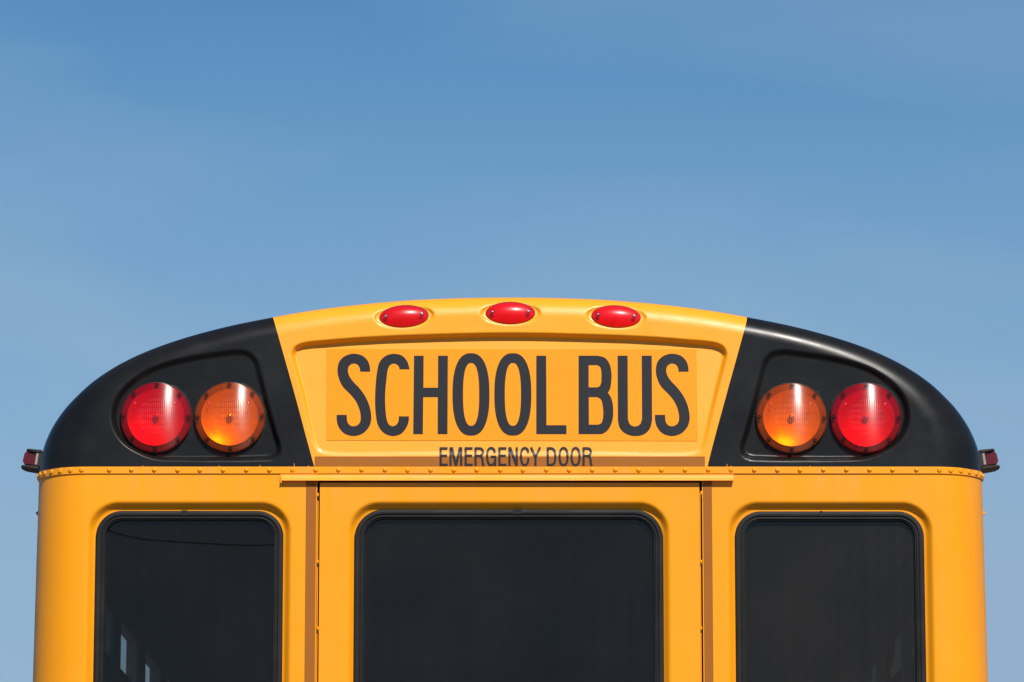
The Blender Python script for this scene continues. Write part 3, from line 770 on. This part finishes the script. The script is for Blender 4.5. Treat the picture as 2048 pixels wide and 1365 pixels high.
bulb = [(.0088*math.sin(math.pi*k/12), - .0088*math.cos(math.pi*k/12)) for k in range(13)]
me_bulb = MB().lathe([(a, y) for a, y in bulb], 24).mesh('bulb', True); me_bulb.materials.append(plain('bulb_glass', (.9, .88, .85), .15, .85))
me_screw = MB().lathe([(.0060, .001), (.0060, -.0006), (.0054, -.0010), (.0050, -.0002), (0, -.0002)], 16).mesh('screw_well', auto=40)
hole = {}
for c, col in (('red', (.020, .001, .002)), ('amber', (.040, .006, .001))):
    hole[c] = me_screw.copy(); hole[c].materials.append(plain(c + '_screw_well', col, .6, spec=.12))  # near-black colour puts the shade of deep screw holes into the discs
me_scr2 = MB().lathe([(.0024, 0), (.0022, -.0008), (0, -.001)], 10).mesh('screw', True); me_scr2.materials.append(plain('dark_screw', (.012, .006, .006), .6, 0, spec=.25))  # screw colour darkened too, so it reads as part of the shaded hole
me_boss = {}
for c, col in (('red', (.62, .02, .03)), ('amber', (.85, .16, .01))):
    me_boss[c] = MB().lathe([(.0042, 0), (.0038, -.0009), (.0020, -.0013), (0, -.0014)], 14).mesh('lens_boss', True); me_boss[c].materials.append(M[c + '_lens'])
def dome_y(r):
    rr = LR - .0008; d = .0225; Rs = (rr*rr + d*d)/(2*d); return -.013 - (math.sqrt(max(Rs*Rs - r*r, 0)) - (Rs - d))
def dome_slope(r):
    rr = LR - .0008; d = .0225; Rs = (rr*rr + d*d)/(2*d); return math.asin(min(1, r/Rs))
def lamp(px, py, col, seed, tilt):
    root = bpy.data.objects.new('warning_lamp', None); scene.collection.objects.link(root); root.parent = bus
    root['label'] = f'round {col} warning lamp'
    yfl = .024; p = P(px, py, yfl - .013); root.location = (p[0], yfl, p[2]); root.rotation_euler = (R(random.uniform(-.6,.6)), 0, R(tilt))
    link('lens', me_lens[col], None, root); link('mounting_gasket', me_ring, None, root); link('inner_ledge', me_ledge, None, root)
    link('reflector', me_dish, None, root); o = link('bulb', me_bulb, None, root); o.location = (0, -.006, .002)
    rnd = random.Random(seed); a0 = rnd.uniform(-1.5, 1.5)
    for k in range(8):
        a = R(45*k + a0); r = .0850; q = link('screw_well', hole[col], None, root)
        nrm = Vector((math.cos(a)*math.sin(dome_slope(r)), -math.cos(dome_slope(r)), math.sin(a)*math.sin(dome_slope(r))))
        pos = Vector((r*math.cos(a), dome_y(r), r*math.sin(a)))
        q.location = pos - nrm*0.0; q.rotation_euler = nrm.to_track_quat('-Y', 'Z').to_euler()
        s = link('screw', me_scr2, None, root); s.location = pos - nrm*.0 + nrm*.0; s.location = pos + Vector((0, -.0012+.0008, -.0010)); s.rotation_euler = q.rotation_euler
    for bx, bz in ((-.0552, .0345), (.0296*1.7, .0345)):
        r = math.hypot(bx, bz); a = math.atan2(bz, bx)
        nrm = Vector((math.cos(a)*math.sin(dome_slope(r)), -math.cos(dome_slope(r)), math.sin(a)*math.sin(dome_slope(r))))
        q = link('lens_boss', me_boss[col], None, root); q.location = Vector((bx, dome_y(r), bz)) - nrm*.0001; q.rotation_euler = nrm.to_track_quat('-Y', 'Z').to_euler()
    # dried sealant squeezed out round the gasket
    b = MB(); n = 72; pr = []
    v = []; 
    for k in range(n):
        a = 2*math.pi*k/n; ex = .0010 + .0016*max(0, rnd.gauss(0, 1)) + (.0022 if 25 < k*5 % 360 < 70 else 0)
        for rr, yy in ((LR+.001, -.001), (LR+.001+ex*.7, -.0014), (LR+.0012+ex*1.3, .0004)): v.append((rr*math.cos(a), yy, rr*math.sin(a)))
    b.add(v, [(k*3+i, ((k+1)%n)*3+i, ((k+1)%n)*3+i+1, k*3+i+1) for k in range(n) for i in range(2)])
    link('sealant_bead', b.mesh('sealant_bead', True), M['sealant'], root)
lamp(311.7, 834.7, 'red', 1, 0); lamp(459.4, 834.5, 'amber', 2, 0)
lamp(1583.3, 836, 'amber', 3, 0); lamp(1732, 836, 'red', 4, 0)

# ---- oval marker lights on the crown ----------------------------------------------
a_, b_ = 48.5*PXM*1.0, 22.5*PXM*1.04
pr = []
for k in range(21):
    q = 1 - k/20; pr.append((q, -.0030 - .0185*(1 - q*q)**.85 if q < 1 else -.0030))
pr = [(1.0, .006)] + pr
me_oval = MB().lathe(pr, 64, sx=a_, sz=b_).mesh('lens', auto=60); me_oval.materials.append(M['marker_lens'])
me_base = MB().lathe([(1.0, .006), (1.03, .004), (1.03, -.0015), (.99, -.0025)], 64, sx=a_, sz=b_).mesh('marker_base', auto=40); me_base.materials.append(plain('marker_base_red', (.35,.01,.015), .4))
me_back = MB().lathe([(.985, -.0005), (0, -.0006)], 48, sx=a_, sz=b_).mesh('marker_reflector', True); me_back.materials.append(plain('marker_back', (.75,.7,.66), .3, .3))
me_sw = MB().lathe([(.0058, .002), (.0058, -.0005), (.0045, -.0008), (.0040, .0006), (0, .0008)], 18).mesh('screw_well', auto=40); me_sw.materials.append(plain('marker_well', (.30,.008,.015), .4))
me_ss = MB().lathe([(.0030, .001), (.0029, -.0008), (.0022, -.0014), (.0010, -.0014), (.0008, -.0002), (0, -.0002)], 14).mesh('screw', True); me_ss.materials.append(M['steel'])
for cx, cy, ro in MARK:
    root = bpy.data.objects.new('marker_light', None); scene.collection.objects.link(root); root.parent = bus
    root['label'] = 'oval red marker light'
    zc_, y_c, sl = MPL[cx]; p = P(cx, cy, y_c - .003); root.location = (p[0], y_c + .0045 + (p[2]-zc_)*sl, p[2]); root.rotation_euler = (-math.atan(sl), ro, 0)
    link('marker_reflector', me_back, None, root); link('lens', me_oval, None, root); link('marker_base', me_base, None, root)
    for sx, dz in ((-1, -.0005), (1, .0015)):
        q = link('screw_well', me_sw, None, root); q.location = (sx*.0475, -.0112, dz); q.rotation_euler = (0, 0, sx*R(24))
        q = link('screw', me_ss, None, root); q.location = (sx*.0477, -.0119, dz - .0003); q.rotation_euler = (0, 0, sx*R(20))

# ---- side marker lamps in shrouds -------------------------------------------------
def side_marker(sg):
    root = bpy.data.objects.new('side_marker', None); scene.collection.objects.link(root); root.parent = bus
    root['label'] = 'small red side marker lamp in a hooded bracket'
    y_ = .24; p = P(81 if sg < 0 else 1961, 925, y_); root.location = (p[0], y_, p[2]); root.rotation_euler = (0, R(-8*sg if sg > 0 else 8), 0)
    s = sg; hl = .052
    # base plate, lens block, upper and lower hoods (built for the outward direction s*X)
    def bx(x0, x1, y0_, y1_, z0, z1): return MB().box(min(s*x0, s*x1), max(s*x0, s*x1), y0_, y1_, z0, z1)
    link('bracket_base', bx(-.020, .0015, -hl, hl, -.019, .021).mesh('bracket_base'), M['dark_plastic'], root)
    link('lamp_base', bx(.0020, .0078, -hl*.95, hl*.95, -.014, .017).mesh('lamp_base'), M['white_plastic'], root)
    pf = [(s*.008, .0165), (s*.036, .0160), (s*.040, .012), (s*.0415, -.009), (s*.038, -.0145), (s*.008, -.015)]
    link('lens', MB().prism(pf, 'y', -hl*.86, hl*.86).mesh('lens', auto=35), M['side_lens'], root)
    link('lamp_body', bx(.0095, .030, -hl*.8, hl*.8, -.011, .013).mesh('lamp_body'), M['dark_hole'], root)
    def hood(z0, dirz, L_):
        b = MB(); n = 10; v = []
        for k in range(n+1):            # rounded tip, plan view
            t = k/n; yy = -hl + 2*hl*t; e = L_ - .010*(abs(2*t-1))**3
            for x, z in ((-.004, z0), (e, z0 + dirz*.0035), (e, z0 + dirz*.0072), (-.004, z0 + dirz*.0085)): v.append((s*x, yy, z))
        f = []
        for k in range(n):
            for i in range(4): f.append((k*4+i, (k+1)*4+i, (k+1)*4+(i+1)%4, k*4+(i+1)%4))
        f += [(0,1,2,3), (n*4+3, n*4+2, n*4+1, n*4)]
        b.add(v, f); link('hood', b.mesh('hood', auto=50), M['dark_plastic'], root)
    hood(.0178, 1, .040); hood(-.0165, -1, .047)
side_marker(-1); side_marker(1)

# ---- rain gutter along the sides, side walls, side windows, inside --------------------
for sg in (-1, 1):
    zg = py2z(1016, .35) ; xg = 1.2724
    pf = [(-.021, .014), (.004, .010), (.015, .006), (.021, .003), (.021, .0), (.017, -.002), (.008, -.016), (-.004, -.024), (-.021, -.028)]
    pf = [(sg*(xg + a - .006), zg + b) for a, b in pf]
    link('rain_gutter', MB().prism(pf, 'y', .46, 8.5).mesh('rain_gutter', auto=40), M['dark_plastic'] if sg < 0 else M['yellow'], bus)  # left gutter darkened by its colour, right one keeps the body yellow
ZS1, ZS0 = 2.47, 1.55
def side_x(z): return HW + .010*max(0, ZB - z)
PITCHW = .90; FIRST = 1.275; OPEN = .63
for sg in (-1, 1):
    b = MB(); xi, xo = 1.212, side_x(2.3) + .002
    def bx(y0_, y1_, z0, z1): b.box(min(sg*xi, sg*xo), max(sg*xi, sg*xo), y0_, y1_, z0, z1)
    bx(.443, 9, ZS1, ZB); bx(.443, 9, .45, ZS0); bx(.443, FIRST, ZS0, ZS1)
    nwin = 9
    for k in range(nwin): 
        y1_ = FIRST + PITCHW*k + OPEN; y2_ = FIRST + PITCHW*(k+1) if k < nwin-1 else 9
        bx(y1_, y2_, ZS0, ZS1)
    link('side_wall', b.mesh('side_wall'), M['yellow'], bus)
    b = MB()
    for k in range(nwin):
        for yy in (FIRST + PITCHW*k + .0001, FIRST + PITCHW*k + OPEN - .0041): b.box(min(sg*(xi+.001), sg*(xo-.003)), max(sg*(xi+.001), sg*(xo-.003)), yy, yy+.004, ZS0+.001, ZS1-.001)
        b.box(min(sg*(xi+.001), sg*(xo-.003)), max(sg*(xi+.001), sg*(xo-.003)), FIRST + PITCHW*k + .005, FIRST + PITCHW*k + OPEN - .005, ZS1-.004, ZS1-.0005)
    link('window_channel', b.mesh('window_channel'), M['white_plastic'], bus)
    for k in range(nwin):
        ya = FIRST + PITCHW*k; yb = ya + OPEN
        wr = bpy.data.objects.new('side_window', None); scene.collection.objects.link(wr); wr.parent = bus
        xm = sg*1.224
        link('sash', MB().box(xm-.006, xm+.006, ya, yb, 2.20, 2.327).box(xm-.006, xm+.006, ya, ya+.02, ZS0, 2.199).box(xm-.006, xm+.006, yb-.02, yb, ZS0, 2.199).mesh('sash'), M['rubber'], wr)
        link('pane', MB().add([(xm, ya+.001, ZS0), (xm, yb-.001, ZS0), (xm, yb-.001, ZS1 if sg > 0 else 2.25), (xm, ya+.001, ZS1 if sg > 0 else 2.25)], [(0,1,2,3)]).mesh('pane'), M['clear_glass'] if sg < 0 else M['dark_glass'], wr)
# inside: wall linings, ceiling, floor, front bulkhead, seats
for sg in (-1, 1):
    b = MB()
    for k in range(10):
        ya = FIRST + PITCHW*(k-1) + OPEN if k else .16; yb = FIRST + PITCHW*k
        if ya < 9: b.box(min(sg*1.2085, sg*1.2115), max(sg*1.2085, sg*1.2115), ya, min(yb, 9), ZS0, ZS1)
    b.box(min(sg*1.2085, sg*1.2115), max(sg*1.2085, sg*1.2115), .16, 9, ZS1 + .0005, ZB + .02); b.box(min(sg*1.2085, sg*1.2115), max(sg*1.2085, sg*1.2115), .16, 9, .8, ZS0 - .0005)
    link('wall_lining', b.mesh('wall_lining'), M['interior'], bus)
pr_ = OUTL[::10]*[.965, 1] - [0, .05]
V = np.stack([np.stack([pr_[:,0], np.full(len(pr_), y), pr_[:,1]], 1) for y in (.10, 2, 5, 9.0)], 1)
link('ceiling', grid('ceiling', V), M['interior'], bus)
link('bus_floor', MB().box(-1.16, 1.16, .05, 9, .78, .80).mesh('bus_floor'), M['seat'], bus)
fb = [(p[0]*.998, p[1] - .006) for p in OUTL[::8]]; fb = [(-1.225, .45)] + fb + [(1.225, .45)]
link('front_bulkhead', MB().prism(fb, 'y', 9.0, 9.06).mesh('front_bulkhead'), M['seat'], bus)
link('sliver_post', MB().lathe([(0, 0), (.012, 0), (.012, 1.2), (0, 1.2)], 12).mesh('sliver_post'), plain('sliver_post_beige', (.75, .62, .45), .4), bus)  # beige post added to stand in for a pale sliver behind the right pane
gp = bpy.data.objects['sliver_post']; gp.rotation_euler = (R(-90), 0, 0); gp.location = (1.085, 1.3, 2.268)
b = MB().box(-.80, .80, .075, .09, ZB-.035, ZB+.28)
link('rear_header_lining', b.mesh('rear_header_lining'), M['interior'], bus)
link('underbody', MB().box(-1.15, 1.15, .1, 9, .45, .70).mesh('underbody'), M['dark_hole'], bus)
link('bumper', MB().box(-1.2, 1.2, -.12, .05, .48, .70).mesh('bumper'), M['black'], bus)
seat_me = {}
def seat_mesh():
    b = MB(); b.prism([(0, .45), (.10, .45), (.16, 1.05), (.12, 1.12), (.05, 1.12), (.02, 1.05)], 'x', 0, .9).prism([(.0, .38), (-.42, .40), (-.44, .48), (0, .46)], 'x', 0, .9)
    return b.mesh('seat', auto=40)
sm = seat_mesh(); sm.materials.append(M['seat'])
for k in range(9):
    for sg in (-1, 1):
        o = link('seat', sm, None, bus); o.location = (-1.14 if sg < 0 else .24, 1.0 + k*.85, .80)
# wheels so the bus stands on the ground
wm = MB().lathe([(.0, -.14), (.25, -.14), (.30, -.12), (.46, -.13), (.50, -.10), (.50, .10), (.46, .13), (.30, .12), (0, .12)], 48).mesh('wheel', auto=35); wm.materials.append(M['rubber'])
for sg in (-1, 1):
    for yy in (2.6, 8.2):
        o = link('wheel', wm, None, bus); o.location = (sg*1.02, yy, .5); o.rotation_euler = (0, 0, R(90*sg))
